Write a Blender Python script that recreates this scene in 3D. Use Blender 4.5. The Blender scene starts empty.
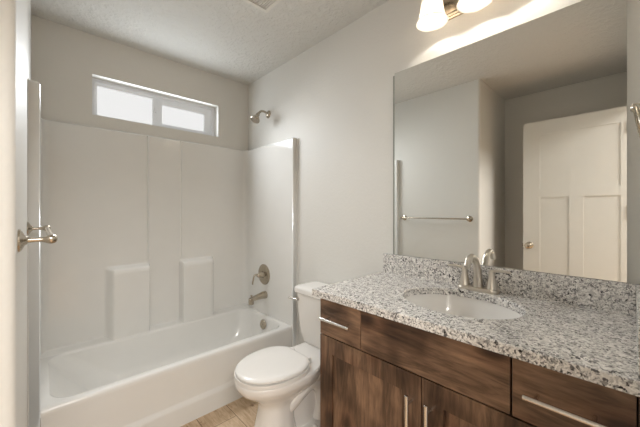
import bpy, bmesh, math, random
from mathutils import Vector, Matrix
C = bpy.context.scene.collection
SC = bpy.context.scene
PI = math.pi

# ------------------------------------------------------------------ camera, world, lights, exposure
# metres; camera stands in the doorway at x=0, y=0 looking 43.4 degrees to the right of +y
YAW = math.radians(43.425)
cam = bpy.data.cameras.new('camera')
cam.sensor_width = 36.0
cam.lens = 295.5 / 640 * 36.0
cam.shift_y = -2.5 / 640
cam.clip_start = 0.02
co = bpy.data.objects.new('camera', cam)
co.location = (0, 0, 1.245)
co.rotation_euler = (PI / 2, 0, -YAW)
C.objects.link(co)
SC.camera = co

world = bpy.data.worlds.new('World')
SC.world = world
world.use_nodes = True
wb = world.node_tree.nodes['Background']
wb.inputs[0].default_value = (0.80, 0.90, 1.0, 1)
wb.inputs[1].default_value = 1.0

SC.view_settings.view_transform = 'Standard'
SC.view_settings.look = 'None'
SC.view_settings.gamma = 1.0
SC.view_settings.use_curve_mapping = False
SC.view_settings.exposure = 0.72


def area(name, loc, rot, sx, sy, power, col):
    l = bpy.data.lights.new(name, 'AREA')
    l.shape = 'RECTANGLE'
    l.size = sx
    l.size_y = sy
    l.energy = power
    l.color = col
    o = bpy.data.objects.new(name, l)
    o.location = loc
    o.rotation_euler = rot
    C.objects.link(o)
    return o


# added unseen fills: daylight panel at the window, hall ceiling panel, window recess panel
area('window_daylight_fill', (0.70, 2.44, 2.05), (-PI / 2 + 0.62, 0, 0), 0.80, 0.16, 5.2, (0.93, 0.965, 1.0)).data.spread = math.radians(125)
area('hall_ceiling_fill', (-0.70, -1.15, 2.42), (math.radians(6), 0, 0), 2.6, 1.2, 165.0, (1.0, 0.99, 0.975))
area('window_recess_fill', (0.70, 2.570, 2.04), (-PI / 2, 0, 0), 0.80, 0.20, 2.4, (0.84, 0.92, 1.0))
LAMP_W = 2.7
LAMP_COL = (1.0, 0.95, 0.87)

# ------------------------------------------------------------------ helpers


def lin(r, g, b):
    def f(v):
        v /= 255.0
        return v / 12.92 if v <= 0.04045 else ((v + 0.055) / 1.055) ** 2.4
    return (f(r), f(g), f(b), 1.0)


def base_mat(name, col=(0.8, 0.8, 0.8, 1), rough=0.5, metal=0.0, spec=0.5, coat=0.0):
    m = bpy.data.materials.new(name)
    m.use_nodes = True
    b = m.node_tree.nodes['Principled BSDF']
    b.inputs['Base Color'].default_value = col
    b.inputs['Roughness'].default_value = rough
    b.inputs['Metallic'].default_value = metal
    b.inputs['Specular IOR Level'].default_value = spec
    b.inputs['Coat Weight'].default_value = coat
    return m, m.node_tree.nodes, m.node_tree.links, b


def texco(N, L, scale=(1, 1, 1), rot=(0, 0, 0), loc=(0, 0, 0)):
    t = N.new('ShaderNodeTexCoord')
    mp = N.new('ShaderNodeMapping')
    mp.inputs['Scale'].default_value = scale
    mp.inputs['Rotation'].default_value = rot
    mp.inputs['Location'].default_value = loc
    L.new(t.outputs['Object'], mp.inputs['Vector'])
    return mp.outputs['Vector']


def noise(N, L, vec, scale, detail=3.0, rough=0.5, dist=0.0):
    n = N.new('ShaderNodeTexNoise')
    n.inputs['Scale'].default_value = scale
    n.inputs['Detail'].default_value = detail
    n.inputs['Roughness'].default_value = rough
    n.inputs['Distortion'].default_value = dist
    L.new(vec, n.inputs['Vector'])
    return n


def ramp(N, L, fac, stops, interp='LINEAR'):
    r = N.new('ShaderNodeValToRGB')
    r.color_ramp.interpolation = interp
    el = r.color_ramp.elements
    while len(el) < len(stops):
        el.new(0.5)
    for e, (p, c) in zip(el, stops):
        e.position = p
        e.color = c
    L.new(fac, r.inputs['Fac'])
    return r


def mixc(N, L, fac, a, b, mode='MIX'):
    m = N.new('ShaderNodeMix')
    m.data_type = 'RGBA'
    m.blend_type = mode
    for sock, v in ((m.inputs[0], fac), (m.inputs[6], a), (m.inputs[7], b)):
        if isinstance(v, (float, int)):
            sock.default_value = v
        elif isinstance(v, tuple):
            sock.default_value = v
        else:
            L.new(v, sock)
    return m.outputs[2]


def math_n(N, L, op, a, b=None):
    m = N.new('ShaderNodeMath')
    m.operation = op
    for i, v in enumerate((a, b)):
        if v is None:
            continue
        if isinstance(v, (float, int)):
            m.inputs[i].default_value = v
        else:
            L.new(v, m.inputs[i])
    return m.outputs[0]


def bump(N, L, b, height, strength, dist=0.01):
    bp = N.new('ShaderNodeBump')
    bp.inputs['Strength'].default_value = strength
    bp.inputs['Distance'].default_value = dist
    L.new(height, bp.inputs['Height'])
    L.new(bp.outputs['Normal'], b.inputs['Normal'])


def paint(name, col, rough, scale, strength, dist=0.004):
    m, N, L, b = base_mat(name, col, rough, spec=0.35)
    v = texco(N, L)
    n = noise(N, L, v, scale, 4, 0.55, 0.4)
    r = ramp(N, L, n.outputs['Fac'], [(0.42, (0, 0, 0, 1)), (0.62, (1, 1, 1, 1))])
    bump(N, L, b, r.outputs['Color'], strength, dist)
    return m


def plain(name, col, rough, metal=0.0, spec=0.5, coat=0.0):
    m, N, L, b = base_mat(name, col, rough, metal, spec, coat)
    v = texco(N, L)
    n = noise(N, L, v, 9, 2)
    d = tuple(x * 0.96 for x in col[:3]) + (1,)
    L.new(mixc(N, L, n.outputs['Fac'], col, d), b.inputs['Base Color'])
    return m


M = {}
M['wall'] = paint('wall_paint', lin(221, 218, 211), 0.55, 55, 0.10)
M['ceiling'] = paint('ceiling_paint', lin(216, 214, 208), 0.7, 30, 0.8)
M['trim'] = plain('trim_paint', lin(232, 229, 222), 0.35)
M['door'] = plain('door_paint', lin(228, 225, 217), 0.4)
M['acrylic'] = plain('white_acrylic', lin(230, 228, 223), 0.10, spec=0.5)
M['porcelain'] = plain('white_porcelain', lin(236, 232, 226), 0.08, spec=0.5)
M['seatplastic'] = plain('seat_plastic', lin(236, 232, 226), 0.22)
M['nickel'] = plain('brushed_nickel', lin(186, 176, 160), 0.26, metal=1.0)
M['satin'] = plain('satin_nickel', lin(216, 209, 198), 0.30, metal=1.0)
M['chrome'] = plain('polished_chrome', lin(226, 222, 216), 0.22, metal=1.0)
M['vinyl'] = plain('white_vinyl', lin(236, 238, 242), 0.35)
M['black'] = plain('dark_gap', lin(22, 18, 16), 0.8)
M['ventplastic'] = plain('vent_plastic', lin(226, 222, 214), 0.5)
M['drainmetal'] = plain('drain_metal', lin(190, 185, 178), 0.2, metal=1.0)


def mk_mirror():
    m, N, L, b = base_mat('silvered_mirror', (0.90, 0.905, 0.885, 1), 0.0, 1.0)
    return m


M['mirror'] = mk_mirror()
M['mirroredge'] = plain('mirror_edge', lin(150, 150, 140), 0.25)


def mk_pane():
    m, N, L, b = base_mat('frosted_daylit_pane', lin(235, 238, 240), 0.35)
    v = texco(N, L)
    n = noise(N, L, v, 160, 3, 0.6)
    c = mixc(N, L, n.outputs['Fac'], (0.80, 0.80, 0.80, 1), (0.86, 0.86, 0.855, 1))
    L.new(c, b.inputs['Emission Color'])
    b.inputs['Emission Strength'].default_value = 0.58
    b.inputs['Base Color'].default_value = (0.1, 0.1, 0.1, 1)
    bump(N, L, b, n.outputs['Fac'], 0.1, 0.002)
    return m


M['pane'] = mk_pane()


def mk_shade():
    m, N, L, b = base_mat('alabaster_glass', lin(238, 232, 222), 0.25)
    v = texco(N, L)
    n = noise(N, L, v, 14, 3, 0.5, 1.2)
    col = mixc(N, L, n.outputs['Fac'], lin(226, 216, 203), lin(246, 243, 238))
    L.new(col, b.inputs['Base Color'])
    tr = N.new('ShaderNodeBsdfTranslucent')
    L.new(col, tr.inputs['Color'])
    mx = N.new('ShaderNodeMixShader')
    mx.inputs[0].default_value = 0.68
    out = N['Material Output']
    L.new(b.outputs[0], mx.inputs[1])
    L.new(tr.outputs[0], mx.inputs[2])
    L.new(mx.outputs[0], out.inputs[0])
    return m


M['shade'] = mk_shade()


def mk_bulb():
    m, N, L, b = base_mat('glowing_bulb', (0.9, 0.9, 0.9, 1), 0.3)
    v = texco(N, L)
    n = noise(N, L, v, 5, 1)
    L.new(mixc(N, L, n.outputs['Fac'], (1, 0.93, 0.82, 1), (1, 0.96, 0.88, 1)), b.inputs['Emission Color'])
    b.inputs['Emission Strength'].default_value = 1.0
    return m


M['bulb'] = mk_bulb()


def mk_granite():
    m, N, L, b = base_mat('speckled_granite', rough=0.16, spec=0.5)
    v = texco(N, L)
    nz = noise(N, L, v, 60, 3, 0.6)
    add = N.new('ShaderNodeMixRGB')
    add.blend_type = 'ADD'
    add.inputs[0].default_value = 0.024
    L.new(v, add.inputs[1])
    L.new(nz.outputs['Color'], add.inputs[2])

    def cells(scale, stops):
        vo = N.new('ShaderNodeTexVoronoi')
        vo.inputs['Scale'].default_value = scale
        L.new(add.outputs[0], vo.inputs['Vector'])
        sep = N.new('ShaderNodeSeparateColor')
        L.new(vo.outputs['Color'], sep.inputs[0])
        return ramp(N, L, sep.outputs[0], stops, 'CONSTANT').outputs[0], sep
    w1, w2, w3 = lin(244, 240, 234), lin(228, 223, 216), lin(200, 195, 189)
    g1, g2, k = lin(146, 142, 139), lin(100, 96, 95), lin(42, 39, 40)
    a, s1 = cells(150, [(0, k), (0.07, g2), (0.14, g1), (0.24, w3), (0.45, w2), (0.68, w1)])
    c, s2 = cells(250, [(0, k), (0.07, g2), (0.16, g1), (0.30, w3), (0.5, w2), (0.72, w1)])
    big = noise(N, L, v, 22, 4, 0.6)
    f = ramp(N, L, big.outputs['Fac'], [(0.40, (0, 0, 0, 1)), (0.60, (1, 1, 1, 1))]).outputs[0]
    col = mixc(N, L, f, a, c)
    med = noise(N, L, v, 85, 4, 0.65, 0.6)
    dk = ramp(N, L, med.outputs['Fac'], [(0.585, (0, 0, 0, 1)), (0.66, (1, 1, 1, 1))]).outputs[0]
    col = mixc(N, L, math_n(N, L, 'MULTIPLY', dk, 0.75), col, lin(66, 62, 62))
    L.new(col, b.inputs['Base Color'])
    return m


M['granite'] = mk_granite()


def mk_wood(name, axis):
    """stained knotty alder, grain along the given axis (y or z)"""
    m, N, L, b = base_mat(name, rough=0.38, spec=0.4)
    oi = N.new('ShaderNodeObjectInfo')
    t = N.new('ShaderNodeTexCoord')
    off = N.new('ShaderNodeVectorMath')
    off.operation = 'ADD'
    sc = N.new('ShaderNodeVectorMath')
    sc.operation = 'SCALE'
    comb = N.new('ShaderNodeCombineXYZ')
    for i in range(3):
        L.new(oi.outputs['Random'], comb.inputs[i])
    L.new(comb.outputs[0], sc.inputs[0])
    sc.inputs['Scale'].default_value = 7.3
    L.new(t.outputs['Object'], off.inputs[0])
    L.new(sc.outputs[0], off.inputs[1])
    mp = N.new('ShaderNodeMapping')
    mp.inputs['Scale'].default_value = (1, 0.13, 1) if axis == 'y' else (1, 1, 0.13)
    L.new(off.outputs[0], mp.inputs['Vector'])
    # grain bends around knots
    big = noise(N, L, off.outputs[0], 5.0, 2, 0.5)
    fine = noise(N, L, mp.outputs[0], 70, 5, 0.65, 0.8)
    mid = noise(N, L, mp.outputs[0], 16, 4, 0.6, 1.6)
    g = math_n(N, L, 'ADD', math_n(N, L, 'MULTIPLY', fine.outputs['Fac'], 0.40), math_n(N, L, 'MULTIPLY', mid.outputs['Fac'], 0.60))
    col = ramp(N, L, g, [(0.30, lin(52, 39, 31)), (0.44, lin(98, 76, 59)), (0.56, lin(130, 103, 82)), (0.70, lin(164, 130, 103))]).outputs[0]
    mot = ramp(N, L, big.outputs['Fac'], [(0.36, lin(160, 150, 144)), (0.60, lin(255, 252, 248))]).outputs[0]
    col = mixc(N, L, 1.0, col, mot, 'MULTIPLY')
    # knots
    sp_ = N.new('ShaderNodeSeparateXYZ')
    L.new(off.outputs[0], sp_.inputs[0])
    mk = N.new('ShaderNodeCombineXYZ')
    wob = math_n(N, L, 'MULTIPLY', mid.outputs['Fac'], 0.012)
    L.new(math_n(N, L, 'ADD', math_n(N, L, 'MULTIPLY', sp_.outputs[1], 0.55 if axis == 'y' else 1.0), wob), mk.inputs[0])
    L.new(math_n(N, L, 'ADD', math_n(N, L, 'MULTIPLY', sp_.outputs[2], 0.55 if axis == 'z' else 1.0), wob), mk.inputs[1])
    vo = N.new('ShaderNodeTexVoronoi')
    vo.voronoi_dimensions = '2D'
    vo.inputs['Scale'].default_value = 5.5
    L.new(mk.outputs[0], vo.inputs['Vector'])
    kn = ramp(N, L, vo.outputs['Distance'], [(0.0, (1, 1, 1, 1)), (0.08, (0.85, 0.85, 0.85, 1)), (0.18, (0, 0, 0, 1))]).outputs[0]
    rd = ramp(N, L, vo.outputs['Distance'], [(0.05, (0.75, 0.75, 0.75, 1)), (0.34, (0, 0, 0, 1))]).outputs[0]
    col = mixc(N, L, math_n(N, L, 'MULTIPLY', rd, 0.55), col, lin(104, 62, 38))
    col = mixc(N, L, math_n(N, L, 'MULTIPLY', kn, 0.92), col, lin(40, 25, 18))
    L.new(col, b.inputs['Base Color'])
    bump(N, L, b, fine.outputs['Fac'], 0.06, 0.003)
    return m


M['woodh'] = mk_wood('stained_alder_horizontal', 'y')
M['woodv'] = mk_wood('stained_alder_upright', 'z')


def mk_floor():
    m, N, L, b = base_mat('plank_floor', rough=0.42)
    t = N.new('ShaderNodeTexCoord')
    sep = N.new('ShaderNodeSeparateXYZ')
    L.new(t.outputs['Object'], sep.inputs[0])
    cmb = N.new('ShaderNodeCombineXYZ')
    L.new(math_n(N, L, 'ADD', sep.outputs[1], 0.30), cmb.inputs[0])
    L.new(math_n(N, L, 'ADD', sep.outputs[0], 0.074 - 0.752), cmb.inputs[1])
    br = N.new('ShaderNodeTexBrick')
    br.inputs['Scale'].default_value = 1.0
    br.inputs['Brick Width'].default_value = 1.2
    br.inputs['Row Height'].default_value = 0.188
    br.inputs['Mortar Size'].default_value = 0.0018
    br.inputs['Mortar Smooth'].default_value = 0.1
    br.offset = 0.37
    br.inputs['Color1'].default_value = lin(214, 190, 160)
    br.inputs['Color2'].default_value = lin(188, 158, 126)
    br.inputs['Mortar'].default_value = lin(112, 88, 66)
    L.new(cmb.outputs[0], br.inputs['Vector'])
    mp = N.new('ShaderNodeMapping')
    mp.inputs['Scale'].default_value = (1, 0.14, 1)
    L.new(t.outputs['Object'], mp.inputs['Vector'])
    f = noise(N, L, mp.outputs[0], 60, 5, 0.65, 1.0)
    g = ramp(N, L, f.outputs['Fac'], [(0.3, lin(196, 178, 158)), (0.65, (1, 1, 1, 1))]).outputs[0]
    col = mixc(N, L, 0.8, br.outputs['Color'], g, 'MULTIPLY')
    k = noise(N, L, t.outputs['Object'], 17, 3, 0.6, 1.0)
    kk = ramp(N, L, k.outputs['Fac'], [(0.62, (0, 0, 0, 1)), (0.72, (0.75, 0.75, 0.75, 1))]).outputs[0]
    col = mixc(N, L, kk, col, lin(116, 80, 52))
    L.new(col, b.inputs['Base Color'])
    return m


M['floor'] = mk_floor()

# ---- mesh helpers (all coordinates are world metres; obj() shifts them to the parent's base)


def org(p):
    v = Vector((0, 0, 0))
    while p is not None:
        v += p.location
        p = p.parent
    return v


def obj(name, bm, mat, parent=None, sharp=38, **props):
    bmesh.ops.remove_doubles(bm, verts=bm.verts, dist=1e-6)
    bmesh.ops.recalc_face_normals(bm, faces=bm.faces)
    if parent is not None:
        bmesh.ops.translate(bm, verts=bm.verts, vec=-org(parent))
        loc = (0, 0, 0)
    else:
        loc = (0, 0, 0)
    lim = math.radians(sharp)
    for f in bm.faces:
        f.smooth = True
    for e in bm.edges:
        if len(e.link_faces) == 2:
            e.smooth = e.calc_face_angle(0) < lim
    me = bpy.data.meshes.new(name)
    bm.to_mesh(me)
    bm.free()
    me.materials.append(M[mat])
    o = bpy.data.objects.new(name, me)
    C.objects.link(o)
    o.location = loc
    if parent is not None:
        o.parent = parent
    wn = o.modifiers.new('weighted_normal', 'WEIGHTED_NORMAL')
    wn.keep_sharp = True
    for k, v in props.items():
        o[k] = v
    return o


def thing(name, label, cat, loc, group=None):
    o = bpy.data.objects.new(name, None)
    o.empty_display_size = 0.05
    o.location = loc
    C.objects.link(o)
    o['label'] = label
    o['category'] = cat
    if group:
        o['group'] = group
    return o


def structure(name, bm, mat, sharp=38, parent=None, label=None):
    o = obj(name, bm, mat, parent, sharp)
    if parent is None:
        o['kind'] = 'structure'
        if label:
            o['label'] = label
    return o


def B():
    return bmesh.new()


def merge(bm, t):
    me = bpy.data.meshes.new('tmp')
    t.to_mesh(me)
    t.free()
    bm.from_mesh(me)
    bpy.data.meshes.remove(me)


def box(bm, x0, x1, y0, y1, z0, z1, r=0.0, seg=2, edges=None):
    t = bmesh.new()
    bmesh.ops.create_cube(t, size=1.0)
    for v in t.verts:
        v.co = Vector((x0 + (v.co.x + .5) * (x1 - x0), y0 + (v.co.y + .5) * (y1 - y0), z0 + (v.co.z + .5) * (z1 - z0)))
    if r > 0:
        es = [e for e in t.edges if edges is None or edges(e)]
        bmesh.ops.bevel(t, geom=es, offset=r, segments=seg, affect='EDGES', profile=0.5)
    merge(bm, t)
    return bm


def loft(bm, loops, cap0=True, cap1=True, closed=True):
    rows = [[bm.verts.new(p) for p in lp] for lp in loops]
    n = len(rows[0])
    for a, b in zip(rows, rows[1:]):
        for i in range(n if closed else n - 1):
            j = (i + 1) % n
            bm.faces.new((a[i], a[j], b[j], b[i]))
    if cap0:
        bm.faces.new(rows[0][::-1])
    if cap1:
        bm.faces.new(rows[-1])
    return bm


def lathe(bm, prof, origin, axis=(0, 0, 1), seg=32, cap0=True, cap1=True):
    ax = Vector(axis).normalized()
    ref = Vector((0, 0, 1)) if abs(ax.z) < 0.9 else Vector((1, 0, 0))
    u = ax.cross(ref).normalized()
    w = ax.cross(u)
    o = Vector(origin)
    loops = []
    for r, h in prof:
        r = max(r, 1e-4)
        loops.append([o + ax * h + u * (r * math.cos(2 * PI * i / seg)) + w * (r * math.sin(2 * PI * i / seg)) for i in range(seg)])
    return loft(bm, loops, cap0, cap1)


def spline(pts, n=8):
    """Catmull-Rom through points (tuples of any length)"""
    out = []
    P = [pts[0]] + list(pts) + [pts[-1]]
    for i in range(1, len(P) - 2):
        for k in range(n):
            t = k / n
            out.append(tuple(0.5 * ((2 * b) + (-a + c) * t + (2 * a - 5 * b + 4 * c - d) * t * t + (-a + 3 * b - 3 * c + d) * t ** 3)
                             for a, b, c, d in zip(P[i - 1], P[i], P[i + 1], P[i + 2])))
    out.append(tuple(pts[-1]))
    return out


def tube(bm, pts, rad, seg=16, flat=1.0, cap=True):
    """pts world points; rad one number or list; flat squeezes the second axis"""
    pts = [Vector(p) for p in pts]
    if isinstance(rad, (int, float)):
        rad = [rad] * len(pts)
    tg = [(pts[min(i + 1, len(pts) - 1)] - pts[max(i - 1, 0)]).normalized() for i in range(len(pts))]
    ref = Vector((0, 0, 1)) if abs(tg[0].z) < 0.9 else Vector((0, 1, 0))
    u = tg[0].cross(ref).normalized()
    loops = []
    for p, t, r in zip(pts, tg, rad):
        u = (u - t * u.dot(t)).normalized()
        w = t.cross(u)
        loops.append([p + u * (r * math.cos(2 * PI * i / seg)) + w * (r * flat * math.sin(2 * PI * i / seg)) for i in range(seg)])
    return loft(bm, loops, cap, cap)


def prism(bm, pts, axis, a0, a1, r=0.0):
    """polygon (2d) extruded along an axis: x -> pts are (y,z); y -> (x,z); z -> (x,y)"""
    t = bmesh.new()

    def mk(p, a):
        return {'x': (a, p[0], p[1]), 'y': (p[0], a, p[1]), 'z': (p[0], p[1], a)}[axis]
    loft(t, [[mk(p, a0) for p in pts], [mk(p, a1) for p in pts]])
    merge(bm, t)
    return bm


def ring_plate(bm, outer, inner, a0, a1, axis):
    """plate with a hole: outer and inner loops (2d, same count), thickness from a0 to a1"""
    def mk(p, a):
        return {'x': (a, p[0], p[1]), 'y': (p[0], a, p[1]), 'z': (p[0], p[1], a)}[axis]
    loops = [[mk(p, a0) for p in inner], [mk(p, a0) for p in outer], [mk(p, a1) for p in outer], [mk(p, a1) for p in inner], [mk(p, a0) for p in inner]]
    t = bmesh.new()
    loft(t, loops, False, False)
    bmesh.ops.remove_doubles(t, verts=t.verts, dist=1e-6)
    merge(bm, t)
    return bm


def rect4(x0, x1, z0, z1):
    return [(x0, z0), (x1, z0), (x1, z1), (x0, z1)]


def smooth01(t):
    t = max(0.0, min(1.0, t))
    return t * t * (3 - 2 * t)


def rrect(x0, x1, y0, y1, r, z, n=10):
    """rounded rectangle loop, 4*(n+1) points"""
    out = []
    for cx, cy, a in ((x1 - r, y1 - r, 0), (x0 + r, y1 - r, 90), (x0 + r, y0 + r, 180), (x1 - r, y0 + r, 270)):
        for k in range(n + 1):
            t = math.radians(a + 90 * k / n)
            out.append((cx + r * math.cos(t), cy + r * math.sin(t), z))
    return out


# ------------------------------------------------------------------ room shell
XR = 1.442      # vanity / plumbing wall
XL = -0.04      # wall with the towel bar
YB = 2.523      # window wall
XF = -0.803     # far wall of the entry recess
YJ = 0.95       # where the towel-bar wall ends
YE = -0.04      # doorway wall
ZC = 2.445
TOUT = 0.13
HALL = -4.2
HX0, HX1 = -2.2, 3.2

structure('floor', box(B(), HX0 - TOUT, HX1 + TOUT, HALL - TOUT, YB + TOUT, -0.08, 0.0), 'floor')
structure('ceiling', box(B(), HX0 - TOUT, HX1 + TOUT, HALL - TOUT, YB + TOUT, ZC, ZC + 0.08), 'ceiling')
structure('wall_right', box(B(), XR, XR + TOUT, YE - 0.115, YB + TOUT, 0, ZC), 'wall')
WX0, WX1, WZ0, WZ1 = 0.256, 1.146, 1.902, 2.177
bm = B()
ring_plate(bm, rect4(XL - 0.01, XR, 0, ZC), rect4(WX0, WX1, WZ0, WZ1), YB, YB + TOUT, 'y')
structure('wall_back', bm, 'wall')
bm = box(B(), XF - TOUT, XL, YJ, YB + TOUT, 0, ZC, 0.02, 5,
         lambda e: all(abs(v.co.x - XL) < 1e-5 and abs(v.co.y - YJ) < 1e-5 for v in e.verts))
structure('wall_left', bm, 'wall', 60)
structure('wall_entry', box(B(), XF - TOUT, XF, YE - 0.115, YJ, 0, ZC), 'wall')
DX0, DX1, DZ = -0.375, 0.385, 2.05
bm = prism(B(), [(XF, 0), (DX0, 0), (DX0, DZ), (DX1, DZ), (DX1, 0), (XR, 0), (XR, ZC), (XF, ZC)], 'y', YE - 0.115, YE)
structure('wall_front', bm, 'wall')
structure('wall_hall', box(B(), HX0, HX1, HALL - TOUT, HALL, 0, ZC), 'wall')
structure('wall_hall_left', box(B(), HX0 - TOUT, HX0, HALL - TOUT, YE, 0, ZC), 'wall')
structure('wall_hall_right', box(B(), HX1, HX1 + TOUT, HALL - TOUT, YE, 0, ZC), 'wall')
structure('wall_hall_near_left', box(B(), HX0, XF - TOUT, YE - 0.115, YE, 0, ZC), 'wall')
structure('wall_hall_near_right', box(B(), XR + TOUT, HX1, YE - 0.115, YE, 0, ZC), 'wall')

# door casing and jamb
bm = prism(B(), [(DX0 - 0.055, 0), (DX0 + 0.012, 0), (DX0 + 0.012, DZ - 0.012), (DX1 - 0.012, DZ - 0.012), (DX1 - 0.012, 0), (DX1 + 0.055, 0),
                 (DX1 + 0.055, DZ + 0.055), (DX0 - 0.055, DZ + 0.055)], 'y', YE, YE + 0.012)
structure('trim_1', bm, 'trim')


def baseboard(name, x0, x1, y0, y1):
    structure(name, box(B(), x0, x1, y0, y1, 0, 0.085, 0.004, 2), 'trim')


baseboard('baseboard_right', XR - 0.013, XR, 0.985, 1.755)
baseboard('baseboard_left', XL, XL + 0.013, YJ + 0.03, 1.755)
baseboard('baseboard_entry', XF, XF + 0.013, YE, YJ)
baseboard('baseboard_recess', XF + 0.013, XL - 0.03, YJ - 0.013, YJ)

# ------------------------------------------------------------------ window
FY0, FY1 = YB + 0.075, YB + 0.125
win = bpy.data.objects.new('window_1', None)
win.location = (0.70, YB + 0.075, WZ0)
C.objects.link(win)
win['kind'] = 'structure'
win['label'] = 'narrow white sliding window with frosted panes high above the shower'
bm = ring_plate(B(), rect4(WX0, WX1, WZ0, WZ1), rect4(WX0 + 0.020, WX1 - 0.028, WZ0 + 0.016, WZ1 - 0.020), FY0, FY1, 'y')
obj('window_frame', bm, 'vinyl', win)
# inner sliding sash on the left, fixed sash on the right set further back
bm = ring_plate(B(), rect4(WX0 + 0.016, 0.668, WZ0 + 0.012, WZ1 - 0.024), rect4(WX0 + 0.034, 0.640, WZ0 + 0.020, WZ1 - 0.048), FY0 - 0.006, FY0 + 0.022, 'y')
s1 = obj('sliding_sash', bm, 'vinyl', win)
bm = box(B(), WX0 + 0.030, 0.645, FY0 + 0.008, FY0 + 0.012, WZ0 + 0.016, WZ1 - 0.044)
obj('pane', bm, 'pane', s1)
obj('latch', box(B(), 0.655, 0.672, FY0 - 0.016, FY0 - 0.005, 2.02, 2.06, 0.004, 2), 'vinyl', s1)
bm = ring_plate(B(), rect4(0.650, WX1 - 0.024, WZ0 + 0.012, WZ1 - 0.016), rect4(0.712, WX1 - 0.090, WZ0 + 0.046, WZ1 - 0.076), FY0 + 0.012, FY0 + 0.036, 'y')
s2 = obj('fixed_sash', bm, 'vinyl', win)
bm = box(B(), 0.705, WX1 - 0.083, FY0 + 0.022, FY0 + 0.026, WZ0 + 0.040, WZ1 - 0.070)
obj('pane', bm, 'pane', s2)

# ------------------------------------------------------------------ ceiling vent
vx, vy, vs = 0.985, 1.505, 0.27
vent = thing('exhaust_vent', 'square off-white exhaust fan grille on the ceiling', 'vent', (vx - vs / 2, vy - vs / 2, ZC))
bm = ring_plate(B(), rect4(vx - vs, vx, vy - vs, vy), rect4(vx - vs + .022, vx - .022, vy - vs + .022, vy - .022), ZC - 0.016, ZC, 'z')
obj('frame', bm, 'ventplastic', vent)
bm = B()
n = 17
for i in range(n):
    x = vx - vs + .028 + (vs - .056) * i / (n - 1)
    box(bm, x - 0.004, x + 0.004, vy - vs + .022, vy - .022, ZC - 0.012, ZC - 0.004)
box(bm, vx - vs + .022, vx - .022, vy - vs / 2 - 0.004, vy - vs / 2 + 0.004, ZC - 0.012, ZC - 0.004)
obj('grille', bm, 'ventplastic', vent)
obj('backing', box(B(), vx - vs + .02, vx - .02, vy - vs + .02, vy - .02, ZC - 0.003, ZC), 'black', vent)

# ------------------------------------------------------------------ bathtub
YA = 1.785      # front plane of the tub and surround
RZ = 0.36
PX0, PX1 = 0.0, 1.405     # inner faces of the side panels
PY = 2.495                # inner face of the back panel
tub = thing('bathtub', 'white alcove bathtub with a smooth stepped apron below the window', 'bathtub', (0.70, 2.1, 0))
bm = B()
ox0, ox1, oy0, oy1 = PX0 - 0.001, PX1 + 0.001, YA + 0.014, PY + 0.001
ix0, ix1, iy0, iy1 = 0.035, 1.372, YA + 0.068, 2.428
loops = [
    rrect(ox0, ox1, oy0, oy1, 0.003, RZ - 0.03),
    rrect(ox0, ox1, oy0, oy1, 0.003, RZ - 0.016),
    rrect(ox0, ox1, oy0 + 0.004, oy1, 0.004, RZ - 0.005),
    rrect(ox0, ox1, oy0 + 0.014, oy1, 0.006, RZ),
    rrect(ix0 - 0.006, ix1 + 0.012, iy0 - 0.012, iy1 + 0.012, 0.10, RZ),
    rrect(ix0, ix1 + 0.004, iy0 - 0.003, iy1 + 0.004, 0.10, RZ - 0.004),
    rrect(ix0 + 0.006, ix1 - 0.003, iy0 + 0.004, iy1 - 0.003, 0.10, RZ - 0.015),
    rrect(ix0 + 0.08, ix1 - 0.020, iy0 + 0.018, iy1 - 0.012, 0.13, 0.26),
    rrect(ix0 + 0.18, ix1 - 0.040, iy0 + 0.036, iy1 - 0.030, 0.15, 0.16),
    rrect(ix0 + 0.26, ix1 - 0.064, iy0 + 0.062, iy1 - 0.060, 0.15, 0.105),
    rrect(ix0 + 0.34, ix1 - 0.10, iy0 + 0.100, iy1 - 0.105, 0.14, 0.078),
    rrect(ix0 + 0.44, ix1 - 0.16, iy0 + 0.150, iy1 - 0.165, 0.12, 0.066),
]
loft(bm, loops, False, True)
basin = obj('basin', bm, 'acrylic', tub, 50)
# apron: profile in y,z swept along x
prof = [(YA + 0.014, RZ - 0.016), (YA + 0.016, RZ - 0.05), (YA + 0.022, 0.20), (YA + 0.024, 0.135), (YA + 0.020, 0.124), (YA + 0.010, 0.112), (YA + 0.007, 0.10),
        (YA + 0.008, 0.0), (YA + 0.06, 0.0), (YA + 0.06, RZ - 0.016)]
bm = B()
loft(bm, [[(PX0 + 0.001, y, z) for y, z in prof], [(PX1 - 0.001, y, z) for y, z in prof]])
obj('apron', bm, 'acrylic', tub, 50)
bm = lathe(B(), [(0.040, 0), (0.040, 0.006), (0.036, 0.011), (0.026, 0.0115), (0.024, 0.009), (0.001, 0.009)], (1.352, 2.115, 0.300), (-1, 0, 0.12), 32)
ov = obj('overflow_cover', bm, 'nickel', tub)
ov['label'] = 'round nickel overflow cover'
obj('screw', lathe(B(), [(0.006, 0), (0.006, 0.003), (0.001, 0.004)], (1.343, 2.115, 0.301), (-1, 0, 0.12), 12), 'nickel', ov)
bm = lathe(B(), [(0.036, 0), (0.036, 0.003), (0.028, 0.005), (0.001, 0.004)], (1.10, 2.115, 0.066), (0, 0, 1), 28)
obj('drain', bm, 'nickel', tub)

# ------------------------------------------------------------------ shower surround
sur = thing('shower_surround', 'glossy white moulded shower wall panels with two shelf blocks around the tub', 'shower surround', (0.70, 2.3, RZ))
TZ = 1.812


def bump_x(x, a, b, wa, wb):
    return smooth01((x - a + wa) / wa) * (1 - smooth01((x - b) / wb))


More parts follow.
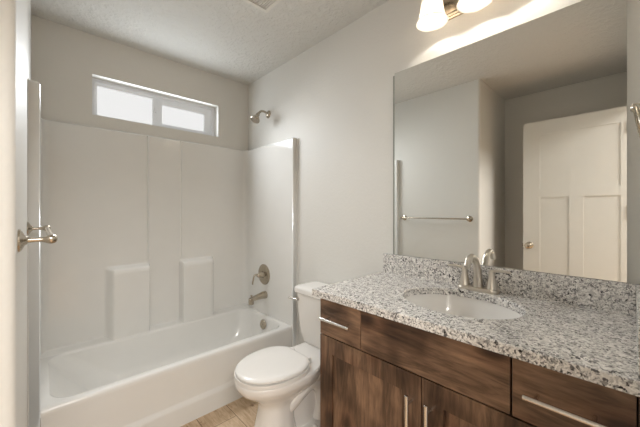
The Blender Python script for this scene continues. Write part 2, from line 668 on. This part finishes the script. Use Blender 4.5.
def panel_p(x, z):
    """how far the back panel stands out (towards the room) at x, z"""
    # recessed middle strip
    rec = smooth01((x - 0.594) / 0.011) * (1 - smooth01((x - 0.805) / 0.009)) * smooth01((z - 0.372) / 0.03)
    p = -0.015 * rec
    for e, w in ((0.586, 1.0), (0.820, 0.7)):   # rounded bead along the strip's edges
        q = abs(x - e) / 0.008
        if q < 1 and z > 0.40:
            p += 0.008 * w * (1 - q * q) ** 2
    zt = 1 - smooth01((z - 0.828) / 0.034)
    a = smooth01((x - 0.318) / 0.055) * (1 - smooth01((x - 0.580) / 0.020)) * zt
    bq = smooth01((x - 0.800) / 0.026) * (1 - smooth01((x - 1.062) / 0.024)) * zt
    p += 0.058 * a + 0.062 * bq
    low = 1 - smooth01((z - 0.358) / 0.022)
    p = max(p, 0.063 * low - 0.0)
    # coved corners into the side panels
    rc = 0.045
    for d in (x - PX0, PX1 - x):
        if d < rc:
            q = rc - math.sqrt(max(0.0, rc * rc - (rc - max(d, 0)) ** 2))
            p = max(p, q)
    # rounded top lip
    tl = TZ - z
    if tl < 0.008:
        p -= 0.006 * (1 - tl / 0.008) ** 2
    return p


def axis_pts(a, b, fine, coarse, zones):
    out = [a]
    while out[-1] < b - 1e-6:
        x = out[-1]
        st = fine if any(l <= x <= h for l, h in zones) else coarse
        for l, h in zones:
            if x < l < x + st:
                st = l - x
        out.append(min(b, x + max(st, 0.0012)))
    return out


xs = axis_pts(PX0, PX1, 0.003, 0.03, [(0, 0.05), (0.31, 0.38), (0.57, 0.61), (0.795, 0.842), (1.07, 1.105), (1.355, 1.41)])
zs = axis_pts(RZ - 0.012, TZ, 0.003, 0.03, [(0.34, 0.41), (0.84, 0.882), (1.800, 1.82)])
bm = B()
rows = [[bm.verts.new((x, PY - panel_p(x, z), z)) for x in xs] for z in zs]
rows.append([bm.verts.new((x, YB - 0.001, TZ)) for x in xs])
for a, b in zip(rows, rows[1:]):
    for i in range(len(xs) - 1):
        bm.faces.new((a[i], a[i + 1], b[i + 1], b[i]))
obj('back_panel', bm, 'acrylic', sur, 60)


def side_panel(xin, xout):
    x0, x1 = min(xin, xout), max(xin, xout)
    bm = B()
    # plan outline with a rounded front lip, swept from the rim up; then the front leg down to the floor
    s = 1 if xout > xin else -1
    lip = [(xin, YA + 0.007), (xin + s * 0.001, YA + 0.003), (xin + s * 0.0035, YA), (xout - s * 0.002, YA), (xout, YA + 0.002)]
    plan = [(xin, YB - 0.02)] + lip + [(xout, YB - 0.02)]
    top = []
    for (x, y) in plan:
        top.append((x, y))
    zl = [(RZ + 0.0005, 0), (TZ - 0.012, 0), (TZ - 0.004, 0.003), (TZ, 0.010)]
    loops = []
    for z, inset in zl:
        lp = []
        for x, y in plan:
            xx = x + s * inset if abs(x - xin) < 0.011 else x
            lp.append((xx, y + inset * 0.6 if y < YA + 0.05 else y, z))
        loops.append(lp)
    loft(bm, loops)
    # front leg beside the apron
    plan2 = [(xin, YA + 0.05)] + lip + [(xout, YA + 0.05)]
    loft(bm, [[(x, y, 0.0) for x, y in plan2], [(x, y, RZ + 0.0005) for x, y in plan2]])
    return obj('side_panel', bm, 'acrylic', sur, 4)


side_panel(PX1, XR - 0.001)
side_panel(PX0, XL + 0.001)
# thin nailing lip where the panel meets the wall
for xa, xb in ((XR - 0.0035, XR - 0.0005), (XL + 0.0005, XL + 0.004)):
    obj('edge_lip', box(B(), xa, xb, YA - 0.024, YA + 0.01, 0, TZ - 0.004, 0.001, 1), 'acrylic', sur)

# ------------------------------------------------------------------ shower and bath fittings
sh = thing('showerhead', 'brushed nickel shower head on a curved arm beside the window', 'shower head', (XR, 2.175, 2.085))
obj('wall_flange', lathe(B(), [(0.034, 0), (0.033, 0.004), (0.024, 0.014), (0.013, 0.018), (0.001, 0.018)], (XR, 2.175, 2.085), (-1, 0, 0), 28), 'nickel', sh)
arm = spline([(XR - 0.005, 2.175, 2.085), (1.405, 2.175, 2.098), (1.370, 2.175, 2.096), (1.343, 2.175, 2.073), (1.333, 2.175, 2.058)], 6)
obj('arm', tube(B(), arm, 0.0095, 14), 'nickel', sh)
hx = Vector((-0.50, -0.10, -0.86))
bm = lathe(B(), [(0.010, -0.008), (0.014, 0.0), (0.016, 0.008), (0.014, 0.016), (0.016, 0.022), (0.024, 0.036), (0.036, 0.056), (0.040, 0.062), (0.040, 0.070), (0.037, 0.073)],
           (1.338, 2.175, 2.066), hx, 32, True, True)
hd = obj('head', bm, 'nickel', sh)
obj('nozzle_face', lathe(B(), [(0.035, 0.0725), (0.034, 0.0755), (0.018, 0.077), (0.001, 0.077)], (1.338, 2.175, 2.066), hx, 28), 'drainmetal', hd)

va = thing('shower_valve', 'round brushed nickel shower valve with a bent lever on the tub end panel', 'shower valve', (PX1, 2.185, 0.698))
obj('escutcheon', lathe(B(), [(0.088, 0), (0.088, 0.004), (0.082, 0.009), (0.060, 0.012), (0.034, 0.014), (0.001, 0.014)], (PX1, 2.185, 0.698), (-1, 0, 0), 44), 'nickel', va)
obj('stem', lathe(B(), [(0.030, 0.010), (0.026, 0.020), (0.022, 0.040), (0.019, 0.062), (0.014, 0.070), (0.001, 0.071)], (PX1, 2.185, 0.698), (-1, 0, 0), 28), 'nickel', va)
lv = spline([(1.345, 2.185, 0.704), (1.325, 2.190, 0.706), (1.310, 2.193, 0.694), (1.303, 2.196, 0.665), (1.300, 2.200, 0.625)], 6)
obj('lever_handle', tube(B(), lv, [0.009 - 0.003 * abs(i / (len(lv) - 1) - 0.5) for i in range(len(lv))], 14, 0.8), 'nickel', va)

sp = thing('tub_spout', 'brushed nickel bath spout with a diverter knob below the valve', 'tub spout', (PX1, 2.165, 0.525))
pth = [(PX1, 2.165, 0.527), (1.375, 2.165, 0.527), (1.330, 2.165, 0.522), (1.285, 2.165, 0.516), (1.262, 2.165, 0.512)]
obj('body', tube(B(), pth, [0.032, 0.030, 0.024, 0.020, 0.019], 24), 'nickel', sp)
obj('nose', lathe(B(), [(0.018, 0.004), (0.022, 0.0), (0.023, -0.02), (0.022, -0.046), (0.018, -0.048), (0.016, -0.040)], (1.266, 2.165, 0.520), (0, 0, 1), 24), 'nickel', sp)
obj('diverter_knob', lathe(B(), [(0.005, 0.0), (0.005, 0.012), (0.009, 0.015), (0.009, 0.022), (0.004, 0.025)], (1.268, 2.165, 0.525), (0, 0, 1), 16), 'nickel', sp)

# ------------------------------------------------------------------ toilet (axis along -x from the wall, centre y=1.31)
TY = 1.324
tl = thing('toilet', 'white two-piece toilet with closed lid between tub and vanity', 'toilet', (1.05, TY, 0))


def egg(a_c, rf, rb, hw, z, n=2.15, nb=2.6, cnt=56, back_flat=None):
    """outline in the toilet's own frame: a = distance from the wall"""
    out = []
    for i in range(cnt):
        t = 2 * PI * i / cnt
        c, s = math.cos(t), math.sin(t)
        e = n if c >= 0 else nb
        da = math.copysign(abs(c) ** (2 / e), c) * (rf if c >= 0 else rb)
        dy = math.copysign(abs(s) ** (2 / e), s) * hw
        a = a_c + da
        if back_flat is not None:
            a = max(a, back_flat)
        out.append((XR - a, TY + dy, z))
    return out


bm = B()
S = [  # z, centre a, front reach, back reach, half width
    (0.000, 0.535, 0.122, 0.150, 0.118), (0.060, 0.535, 0.108, 0.125, 0.103), (0.130, 0.532, 0.094, 0.110, 0.092),
    (0.200, 0.528, 0.084, 0.105, 0.085), (0.242, 0.520, 0.096, 0.120, 0.089), (0.278, 0.480, 0.168, 0.180, 0.114), (0.310, 0.455, 0.234, 0.195, 0.144),
    (0.338, 0.465, 0.258, 0.205, 0.165), (0.362, 0.47, 0.268, 0.215, 0.176), (0.382, 0.47, 0.271, 0.215, 0.179), (0.391, 0.47, 0.269, 0.215, 0.177), (0.398, 0.47, 0.260, 0.210, 0.168)]
Sf = spline(S, 3)
loft(bm, [egg(a, rf, rb, hw, z) for z, a, rf, rb, hw in Sf], True, True)
# rear deck that carries the tank
deck = []
for z, x0, hw in ((0.255, 0.045, 0.085), (0.30, 0.035, 0.115), (0.345, 0.030, 0.145), (0.375, 0.028, 0.155), (0.386, 0.032, 0.150)):
    y0, y1 = TY - hw, TY + hw
    xa, xb = XR - 0.33, XR - x0
    deck.append([(x, y, z) for x, y, _ in rrect(xa, xb, y0, y1, 0.03, z, 5)])
loft(bm, deck)
box(bm, XR - 0.48, XR - 0.20, TY - 0.058, TY + 0.058, 0.0, 0.30, 0.02, 3)
# trapway bulge on both sides
for sgn in (-1, 1):
    trap = spline([(XR - 0.53, TY + sgn * 0.0, 0.150), (XR - 0.47, TY + sgn * 0.040, 0.195), (XR - 0.40, TY + sgn * 0.062, 0.255), (XR - 0.32, TY + sgn * 0.062, 0.275), (XR - 0.25, TY + sgn * 0.060, 0.22),
                   (XR - 0.235, TY + sgn * 0.058, 0.13), (XR - 0.26, TY + sgn * 0.058, 0.04)], 6)
    tube(bm, trap, 0.044, 18)
# foot plate under the trapway
foot = [[(x, y, z) for x, y, _ in rrect(XR - 0.56, XR - 0.175, TY - hw, TY + hw, 0.07, z, 6)] for z, hw in ((0.0, 0.128), (0.030, 0.126), (0.042, 0.112))]
loft(bm, foot)
bowl = obj('bowl', bm, 'porcelain', tl, 55)
for sgn in (-1, 1):
    obj('bolt_cap', lathe(B(), [(0.016, 0), (0.016, 0.010), (0.011, 0.019), (0.001, 0.022)], (XR - 0.33, TY + sgn * 0.108, 0.034), (0, 0, 1), 18), 'porcelain', bowl)
# seat ring and lid
bm = B()
bf = 0.362
z0 = 0.400
outer = [egg(0.515, 0.226, 0.175, 0.178, z, 2.1, 2.3, back_flat=bf) for z in (z0, z0 + 0.004, z0 + 0.013, z0 + 0.016)]
inner = [egg(0.49, 0.17, 0.12, 0.115, z, back_flat=bf + 0.06) for z in (z0 + 0.016, z0)]
loft(bm, [inner[1], outer[0], outer[1], outer[2], outer[3], inner[0], inner[1]], False, False)
obj('seat', bm, 'seatplastic', tl, 45)
bm = B()
z0 = 0.4185
ls = []
for dz, dr in ((0.0, 0.006), (0.004, 0.0), (0.012, 0.0), (0.018, 0.006), (0.0215, 0.018), (0.0235, 0.05), (0.0245, 0.10)):
    ls.append(egg(0.517, 0.219 - dr, 0.168 - dr, 0.172 - dr, z0 + dz, 2.1, 2.3, back_flat=bf + min(dr, 0.02)))
loft(bm, ls)
lid = obj('seat_lid', bm, 'seatplastic', tl, 45)
for sgn in (-1, 1):
    obj('hinge', box(B(), XR - 0.372, XR - 0.336, TY + sgn * 0.075 - 0.017, TY + sgn * 0.075 + 0.017, 0.392, 0.428, 0.008, 3), 'seatplastic', lid)
# tank
bm = B()
tk = []
for z, a1, hw in ((0.384, 0.175, 0.172), (0.392, 0.187, 0.184), (0.45, 0.198, 0.197), (0.60, 0.207, 0.215), (0.712, 0.210, 0.222)):
    tk.append(rrect(XR - a1, XR - 0.022, TY - hw, TY + hw, 0.035, z, 7))
loft(bm, tk)
tank = obj('tank', bm, 'porcelain', tl, 50)
bm = B()
tk = []
for z, a1, hw in ((0.708, 0.216, 0.228), (0.712, 0.222, 0.233), (0.736, 0.223, 0.234), (0.746, 0.218, 0.230), (0.752, 0.205, 0.218), (0.754, 0.17, 0.19)):
    tk.append(rrect(XR - a1, XR - 0.016 - (0.223 - a1) * 0.5, TY - hw, TY + hw, 0.035, z, 7))
loft(bm, tk)
obj('tank_lid', bm, 'porcelain', tl, 50)
fl = obj('flush_lever', lathe(B(), [(0.015, 0), (0.015, 0.008), (0.010, 0.018), (0.001, 0.019)], (XR - 0.208, TY + 0.190, 0.668), (-1, 0, 0), 20), 'chrome', tl)
fl['label'] = 'small chrome flush lever'
tip = spline([(XR - 0.224, TY + 0.190, 0.668), (XR - 0.229, TY + 0.215, 0.667), (XR - 0.230, TY + 0.245, 0.666), (XR - 0.229, TY + 0.262, 0.666)], 5)
obj('lever_arm', tube(B(), tip, [0.006 + 0.003 * i / (len(tip) - 1) for i in range(len(tip))], 12, 0.8), 'chrome', fl)

# ------------------------------------------------------------------ vanity cabinet
CX = 0.905          # front of doors and drawers
VY0, VY1 = YE + 0.001, 0.954
van = thing('vanity_cabinet', 'dark brown knotty wood vanity cabinet under the granite countertop', 'vanity cabinet', (1.17, 0.46, 0))
bm = B()
ring_plate(bm, [(CX + 0.052, VY0), (XR - 0.002, VY0), (XR - 0.002, VY1), (CX + 0.052, VY1)], [(CX + 0.070, VY0 + 0.018), (XR - 0.010, VY0 + 0.018), (XR - 0.010, VY1 - 0.018), (CX + 0.070, VY1 - 0.018)], 0.10, 0.866, 'z')
box(bm, CX + 0.060, XR - 0.006, VY0 + 0.01, VY1 - 0.01, 0.101, 0.118)
box(bm, CX + 0.085, XR - 0.002, VY0, VY1 - 0.004, 0.0, 0.10)
obj('carcass', bm, 'woodv', van)


def bar_handle(parent, p0, p1, out=0.034, inset=0.022):
    """straight round bar on two posts; p0, p1 are the bar's ends on the door face"""
    a, b = Vector(p0), Vector(p1)
    d = (b - a).normalized()
    o = Vector((-out, 0, 0))
    bm = tube(B(), [a + o, a + o + d * 0.001, b + o - d * 0.001, b + o], [0.0055, 0.0065, 0.0065, 0.0055], 16)
    h = obj('handle', bm, 'chrome', parent)
    for q in (a + d * inset, b - d * inset):
        obj('post', tube(B(), [q, q + o], 0.0045, 12), 'chrome', h)


def slab(name, y0, y1, z0, z1):
    return obj(name, box(B(), CX, CX + 0.050, y0, y1, z0, z1, 0.0015, 2), 'woodh', van)


G = 0.0020
dr = slab('drawer', 0.7265 + G, VY1, 0.7040, 0.8585)
bar_handle(dr, (CX, 0.760, 0.785), (CX, 0.921, 0.785), inset=0.028)
slab('false_front', 0.2205 + G * 1.3, 0.7265 - G, 0.7040, 0.8585)
dr = slab('drawer', -0.0065, 0.2205 - G * 1.3, 0.7040, 0.8585)
bar_handle(dr, (CX, 0.032, 0.783), (CX, 0.188, 0.783), inset=0.025)


def shaker(y0, y1, z0, z1, hy):
    st = 0.070
    bm = ring_plate(B(), [(y0, z0), (y1, z0), (y1, z1), (y0, z1)], [(y0 + st, z0 + st), (y1 - st, z0 + st), (y1 - st, z1 - st), (y0 + st, z1 - st)], CX, CX + 0.050, 'x')
    d = obj('door', bm, 'woodv', van)
    obj('panel', box(B(), CX + 0.010, CX + 0.017, y0 + st - 0.004, y1 - st + 0.004, z0 + st - 0.004, z1 - st + 0.004), 'woodv', d)
    bar_handle(d, (CX, hy, 0.640), (CX, hy, 0.480), inset=0.030)


shaker(0.4735 + G, VY1, 0.105, 0.6995, 0.508)
shaker(-0.0065, 0.4735 - G, 0.105, 0.6995, 0.441)
obj('filler_strip', box(B(), CX, CX + 0.020, VY0, -0.0095, 0.105, 0.8585, 0.001, 1), 'woodv', van)

# ------------------------------------------------------------------ countertop with sink cut-out
ZT = 0.898
SX, SY, RX, RY = 1.178, 0.464, 0.178, 0.214
ct = thing('countertop', 'speckled grey and white granite countertop with backsplash and oval cutout', 'countertop', (1.16, 0.46, 0.868))
cx0, cx1, cy0, cy1 = 0.884, XR - 0.001, YE + 0.0005, 0.986
NS = 96
inner, outer = [], []
angs = [2 * PI * i / NS for i in range(NS)]
corner = [math.atan2(y - SY, x - SX) % (2 * PI) for x in (cx0, cx1) for y in (cy0, cy1)]
for c in corner:        # snap the nearest ray to each corner
    k = min(range(NS), key=lambda i: abs((angs[i] - c + PI) % (2 * PI) - PI))
    angs[k] = c
for a in angs:
    dx, dy = math.cos(a), math.sin(a)
    r = 1 / math.sqrt((dx / RX) ** 2 + (dy / RY) ** 2)
    inner.append((SX + dx * r, SY + dy * r))
    t = min(((cx1 - SX) / dx if dx > 0 else (cx0 - SX) / dx) if abs(dx) > 1e-9 else 9, ((cy1 - SY) / dy if dy > 0 else (cy0 - SY) / dy) if abs(dy) > 1e-9 else 9)
    outer.append((SX + dx * t, SY + dy * t))


def shrink(lp, d):
    return [(min(max(x, cx0 + d), cx1 - d), min(max(y, cy0 + d), cy1 - d)) for x, y in lp]


def grow(lp, d):
    return [(SX + (x - SX) * (1 + d / 0.19), SY + (y - SY) * (1 + d / 0.19)) for x, y in lp]


bm = B()
zb = ZT - 0.031
stack = [[(x, y, zb) for x, y in inner], [(x, y, zb) for x, y in outer], [(x, y, ZT - 0.004) for x, y in outer], [(x, y, ZT - 0.001) for x, y in shrink(outer, 0.0012)],
         [(x, y, ZT) for x, y in shrink(outer, 0.004)], [(x, y, ZT) for x, y in grow(inner, 0.004)], [(x, y, ZT - 0.0012) for x, y in grow(inner, 0.0012)],
         [(x, y, ZT - 0.004) for x, y in inner], [(x, y, zb) for x, y in inner]]
loft(bm, stack, False, False)
obj('slab', bm, 'granite', ct, 50)
obj('backsplash', box(B(), XR - 0.022, XR - 0.0005, -0.008, 0.979, ZT - 0.0005, 1.003, 0.002, 2), 'granite', ct)
obj('side_splash', box(B(), cx0 + 0.006, XR - 0.0005, YE + 0.0005, -0.0082, ZT - 0.0005, 1.003, 0.002, 2), 'granite', ct)

# ------------------------------------------------------------------ sink
sk = thing('sink', 'white oval undermount sink set into the granite countertop', 'sink', (SX, SY, 0.72))


def ell(k, z, cnt=64):
    return [(SX + (RX + 0.004) * k * math.cos(2 * PI * i / cnt), SY + (RY + 0.004) * k * math.sin(2 * PI * i / cnt), z) for i in range(cnt)]


bm = B()
zs0 = zb - 0.0005
pr = [(1.10, zs0), (1.0, zs0), (0.985, zs0 - 0.012), (0.95, zs0 - 0.045), (0.87, zs0 - 0.085), (0.72, zs0 - 0.120), (0.50, zs0 - 0.142), (0.25, zs0 - 0.150), (0.09, zs0 - 0.152)]
pr2 = [(0.09, zs0 - 0.166), (0.5, zs0 - 0.156), (0.75, zs0 - 0.134), (0.92, zs0 - 0.095), (1.0, zs0 - 0.045), (1.03, zs0 - 0.012), (1.10, zs0 - 0.010), (1.10, zs0)]
loft(bm, [ell(k, z) for k, z in pr + pr2], False, False)
obj('basin', bm, 'porcelain', sk, 60)
obj('drain', lathe(B(), [(0.022, -0.01), (0.023, 0.002), (0.018, 0.004), (0.001, 0.003)], (SX, SY, zs0 - 0.152), (0, 0, 1), 24), 'drainmetal', sk)

# ------------------------------------------------------------------ faucet
FX, FY = 1.390, 0.464
fa = thing('faucet', 'brushed nickel two-handle faucet behind the oval sink', 'faucet', (FX, FY, ZT))
bm = B()
ls = []
for z, d in ((0.0, 0.001), (0.006, 0.0), (0.012, 0.002), (0.017, 0.009)):
    ls.append(rrect(FX - 0.028 + d, FX + 0.028 - d, FY - 0.083 + d, FY + 0.083 - d, 0.026 - d * 0.9, ZT + z, 8))
loft(bm, ls)
obj('base_plate', bm, 'satin', fa, 50)
pth = spline([(FX + 0.002, FY, ZT + 0.010), (FX, FY, ZT + 0.050), (FX - 0.010, FY, ZT + 0.100), (FX - 0.036, FY, ZT + 0.140), (FX - 0.074, FY, ZT + 0.155),
              (FX - 0.106, FY, ZT + 0.143), (FX - 0.126, FY, ZT + 0.118)], 7)
k = len(pth) - 1
rad = [0.0195 - 0.0070 * smooth01(i / (k * 0.6)) for i in range(k + 1)]
obj('spout', tube(B(), pth, rad, 20), 'satin', fa)
for sgn in (-1, 1):
    y = FY + sgn * 0.055
    h = obj('handle', lathe(B(), [(0.0240, 0.006), (0.0225, 0.016), (0.0175, 0.040), (0.0130, 0.066), (0.0115, 0.080), (0.0125, 0.086), (0.0115, 0.092), (0.006, 0.096), (0.001, 0.097)],
                            (FX, y, ZT), (0, 0, 1), 24), 'satin', fa)
    lp = spline([(FX, y - sgn * 0.006, ZT + 0.090), (FX - 0.001, y + sgn * 0.020, ZT + 0.095), (FX - 0.004, y + sgn * 0.045, ZT + 0.097), (FX - 0.008, y + sgn * 0.070, ZT + 0.095)], 5)
    obj('lever', tube(B(), lp, [0.0115 - 0.0040 * i / (len(lp) - 1) for i in range(len(lp))], 14, 0.62), 'satin', h)

# ------------------------------------------------------------------ mirror
mi = thing('mirror', 'large frameless wall mirror above the granite backsplash', 'mirror', (XR, 0.468, 1.006))
MY0, MY1, MZ0, MZ1 = 0.012, 0.9075, 1.0045, 2.009
obj('backing', box(B(), XR - 0.008, XR - 0.0005, MY0 + 0.002, MY1 + 0.013, MZ0, MZ1 - 0.010), 'mirroredge', mi)
obj('glass', box(B(), XR - 0.0125, XR - 0.0080, MY0, MY1, MZ0, MZ1), 'mirror', mi)

# ------------------------------------------------------------------ vanity light
vl = thing('vanity_light', 'nickel vanity light bar with bell-shaped alabaster glass shades above the mirror', 'wall lamp', (XR, 0.455, 2.23))
bm = B()
prof = [(XR - 0.001, 2.170), (XR - 0.012, 2.170), (XR - 0.014, 2.176), (XR - 0.020, 2.178), (XR - 0.022, 2.186), (XR - 0.029, 2.188), (XR - 0.032, 2.198), (XR - 0.034, 2.232),
        (XR - 0.032, 2.266), (XR - 0.029, 2.276), (XR - 0.022, 2.278), (XR - 0.020, 2.286), (XR - 0.014, 2.288), (XR - 0.012, 2.294), (XR - 0.001, 2.294)]
loft(bm, [[(x, 0.205, z) for x, z in prof], [(x, 0.705, z) for x, z in prof]])
obj('backplate', bm, 'nickel', vl, 30)
LX, RIMZ = 1.322, 2.120
for k in range(3):
    y = 0.640 - 0.187 * k
    bm = B()
    pth = spline([(XR - 0.030, y, 2.232), (XR - 0.060, y, 2.250), (XR - 0.095, y, 2.272), (LX + 0.002, y, 2.285), (LX, y, 2.262)], 5)
    obj('arm', tube(bm, pth, 0.008, 12), 'nickel', vl)
    obj('socket', lathe(B(), [(0.012, 0.172), (0.030, 0.166), (0.033, 0.150), (0.033, 0.132)], (LX, y, RIMZ), (0, 0, 1), 24), 'nickel', vl)
    outp = [(0.034, 0.140), (0.041, 0.125), (0.0455, 0.105), (0.048, 0.080), (0.051, 0.055), (0.056, 0.032), (0.064, 0.012), (0.070, 0.001), (0.0705, -0.001)]
    inp = [(r - 0.003, h + 0.0005) for r, h in outp[::-1]]
    sd = obj('shade', lathe(B(), outp + inp, (LX, y, RIMZ), (0, 0, 1), 36, False, False), 'shade', vl, 80)
    obj('bulb', lathe(B(), [(0.012, 0.128), (0.014, 0.110), (0.020, 0.090), (0.024, 0.072), (0.022, 0.056), (0.012, 0.046), (0.001, 0.044)], (LX, y, RIMZ), (0, 0, 1), 20), 'bulb', vl)
    l = bpy.data.lights.new('vanity_lamp', 'POINT')
    l.energy = LAMP_W
    l.color = LAMP_COL
    l.shadow_soft_size = 0.022
    lo = bpy.data.objects.new('vanity_lamp', l)
    lo.location = Vector((LX, y, RIMZ + 0.052)) - vl.location
    lo.parent = vl
    C.objects.link(lo)

# ------------------------------------------------------------------ towel bar on the left wall
tb = thing('towel_bar', 'brushed nickel towel bar on the wall left of the tub', 'towel bar', (XL, 1.38, 1.172))
BXo = XL + 0.061
for y in (1.038, 1.715):
    p = obj('post', lathe(B(), [(0.0095, 0.002), (0.0068, 0.016), (0.0056, 0.030), (0.0060, 0.042), (0.0085, 0.050), (0.0115, 0.056), (0.0122, 0.062), (0.010, 0.069), (0.005, 0.0725), (0.001, 0.073)],
                            (XL, y, 1.172), (1, 0, 0), 24), 'nickel', tb)
    obj('rosette', lathe(B(), [(0.029, 0), (0.028, 0.004), (0.022, 0.008), (0.013, 0.012), (0.009, 0.017), (0.001, 0.017)], (XL, y, 1.172), (1, 0, 0), 32), 'nickel', p)
obj('bar', tube(B(), [(BXo, 1.038, 1.172), (BXo, 1.715, 1.172)], 0.0075, 18), 'nickel', tb)

# ------------------------------------------------------------------ towel ring on the doorway wall beside the vanity
tr = thing('towel_ring', 'nickel towel ring beside the right edge of the mirror', 'towel ring', (1.10, YE, 1.51))
RXp, RZp = 1.10, 1.508
obj('rosette', lathe(B(), [(0.026, 0), (0.026, 0.004), (0.020, 0.009), (0.010, 0.014), (0.001, 0.014)], (RXp, YE, RZp), (0, 1, 0), 28), 'nickel', tr)
obj('post', lathe(B(), [(0.009, 0.008), (0.008, 0.022), (0.009, 0.026), (0.0115, 0.032), (0.0115, 0.038), (0.007, 0.043), (0.001, 0.044)], (RXp, YE, RZp), (0, 1, 0), 24), 'nickel', tr)
bm = B()
R = 0.075
tilt = math.asin(min(0.9, 0.030 / (2 * R)))
pts = []
for i in range(49):
    t = 2 * PI * i / 48
    h = -R + R * math.cos(t)
    pts.append((RXp + R * math.sin(t), YE + 0.034 + h * math.sin(tilt), RZp + h * math.cos(tilt)))
tube(bm, pts[:-1] + [pts[0]], 0.0055, 12, 1.0, False)
obj('ring', bm, 'nickel', tr, 60)

# ------------------------------------------------------------------ the open door (seen in the mirror)
dr = bpy.data.objects.new('door_1', None)
dr.location = (-0.36, 0.0, 0.0)
C.objects.link(dr)
dr['kind'] = 'structure'
dr['label'] = 'white three-panel door standing open, reflected in the mirror'
DXa, DXb = -0.378, -0.342
DY0, DY1, DZ0, DZ1 = 0.012, 0.684, 0.010, 2.034
bm = B()
# stile and rail lattice as one slab with three sunk panels on both faces
t = 0.006
box(bm, DXa + t, DXb - t, DY0 + 0.002, DY1 - 0.002, DZ0 + 0.002, DZ1 - 0.002)
leaf = obj('panel', bm, 'door', dr)
pz0, pz3 = 0.24, 1.918
Ym0, Ym1 = 0.272, 0.362
Yi0, Yi1 = 0.060, 0.560
pz1, pz2 = 1.366, 1.440
frame = B()
# stiles and rails cut as one board grid
yy = [DY0, Yi0, Ym0, Ym1, Yi1, DY1]
zzz = [DZ0, pz0, pz1, pz2, pz3, DZ1]
holes = {(1, 1), (3, 1), (1, 3), (2, 3), (3, 3)}


def grid_board(x0, x1):
    tb_ = bmesh.new()
    g = {}

    def vv(i, j, x):
        if (i, j, x) not in g:
            g[(i, j, x)] = tb_.verts.new((x, yy[i], zzz[j]))
        return g[(i, j, x)]
    for i in range(5):
        for j in range(5):
            if (i, j) in holes:
                continue
            for x in (x0, x1):
                tb_.faces.new([vv(i, j, x), vv(i + 1, j, x), vv(i + 1, j + 1, x), vv(i, j + 1, x)])
            for (di, dj, a, b) in ((-1, 0, (i, j), (i, j + 1)), (1, 0, (i + 1, j), (i + 1, j + 1)), (0, -1, (i, j), (i + 1, j)), (0, 1, (i, j + 1), (i + 1, j + 1))):
                ni, nj = i + di, j + dj
                if not (0 <= ni < 5 and 0 <= nj < 5) or (ni, nj) in holes:
                    tb_.faces.new([vv(*a, x0), vv(*b, x0), vv(*b, x1), vv(*a, x1)])
    return tb_


merge(frame, grid_board(DXa, DXb))
obj('stiles_and_rails', frame, 'door', dr, 20)
for sx in (1, -1):
    xk = DXb if sx > 0 else DXa
    obj('knob', lathe(B(), [(0.031, 0), (0.031, 0.004), (0.024, 0.010), (0.012, 0.014), (0.011, 0.030), (0.020, 0.038), (0.027, 0.050), (0.027, 0.060), (0.018, 0.068), (0.001, 0.070)],
                      (xk, 0.636, 0.938), (sx, 0, 0), 28), 'nickel', dr)
obj('latch', box(B(), -0.372, -0.348, DY1 - 0.001, DY1 + 0.010, 0.922, 0.954, 0.003, 2), 'nickel', dr)
for z in (0.25, 1.245, 1.88):
    obj('hinge', tube(B(), [(DXb + 0.004, DY0 + 0.004, z - 0.045), (DXb + 0.004, DY0 + 0.004, z + 0.045)], 0.007, 12), 'black', dr)
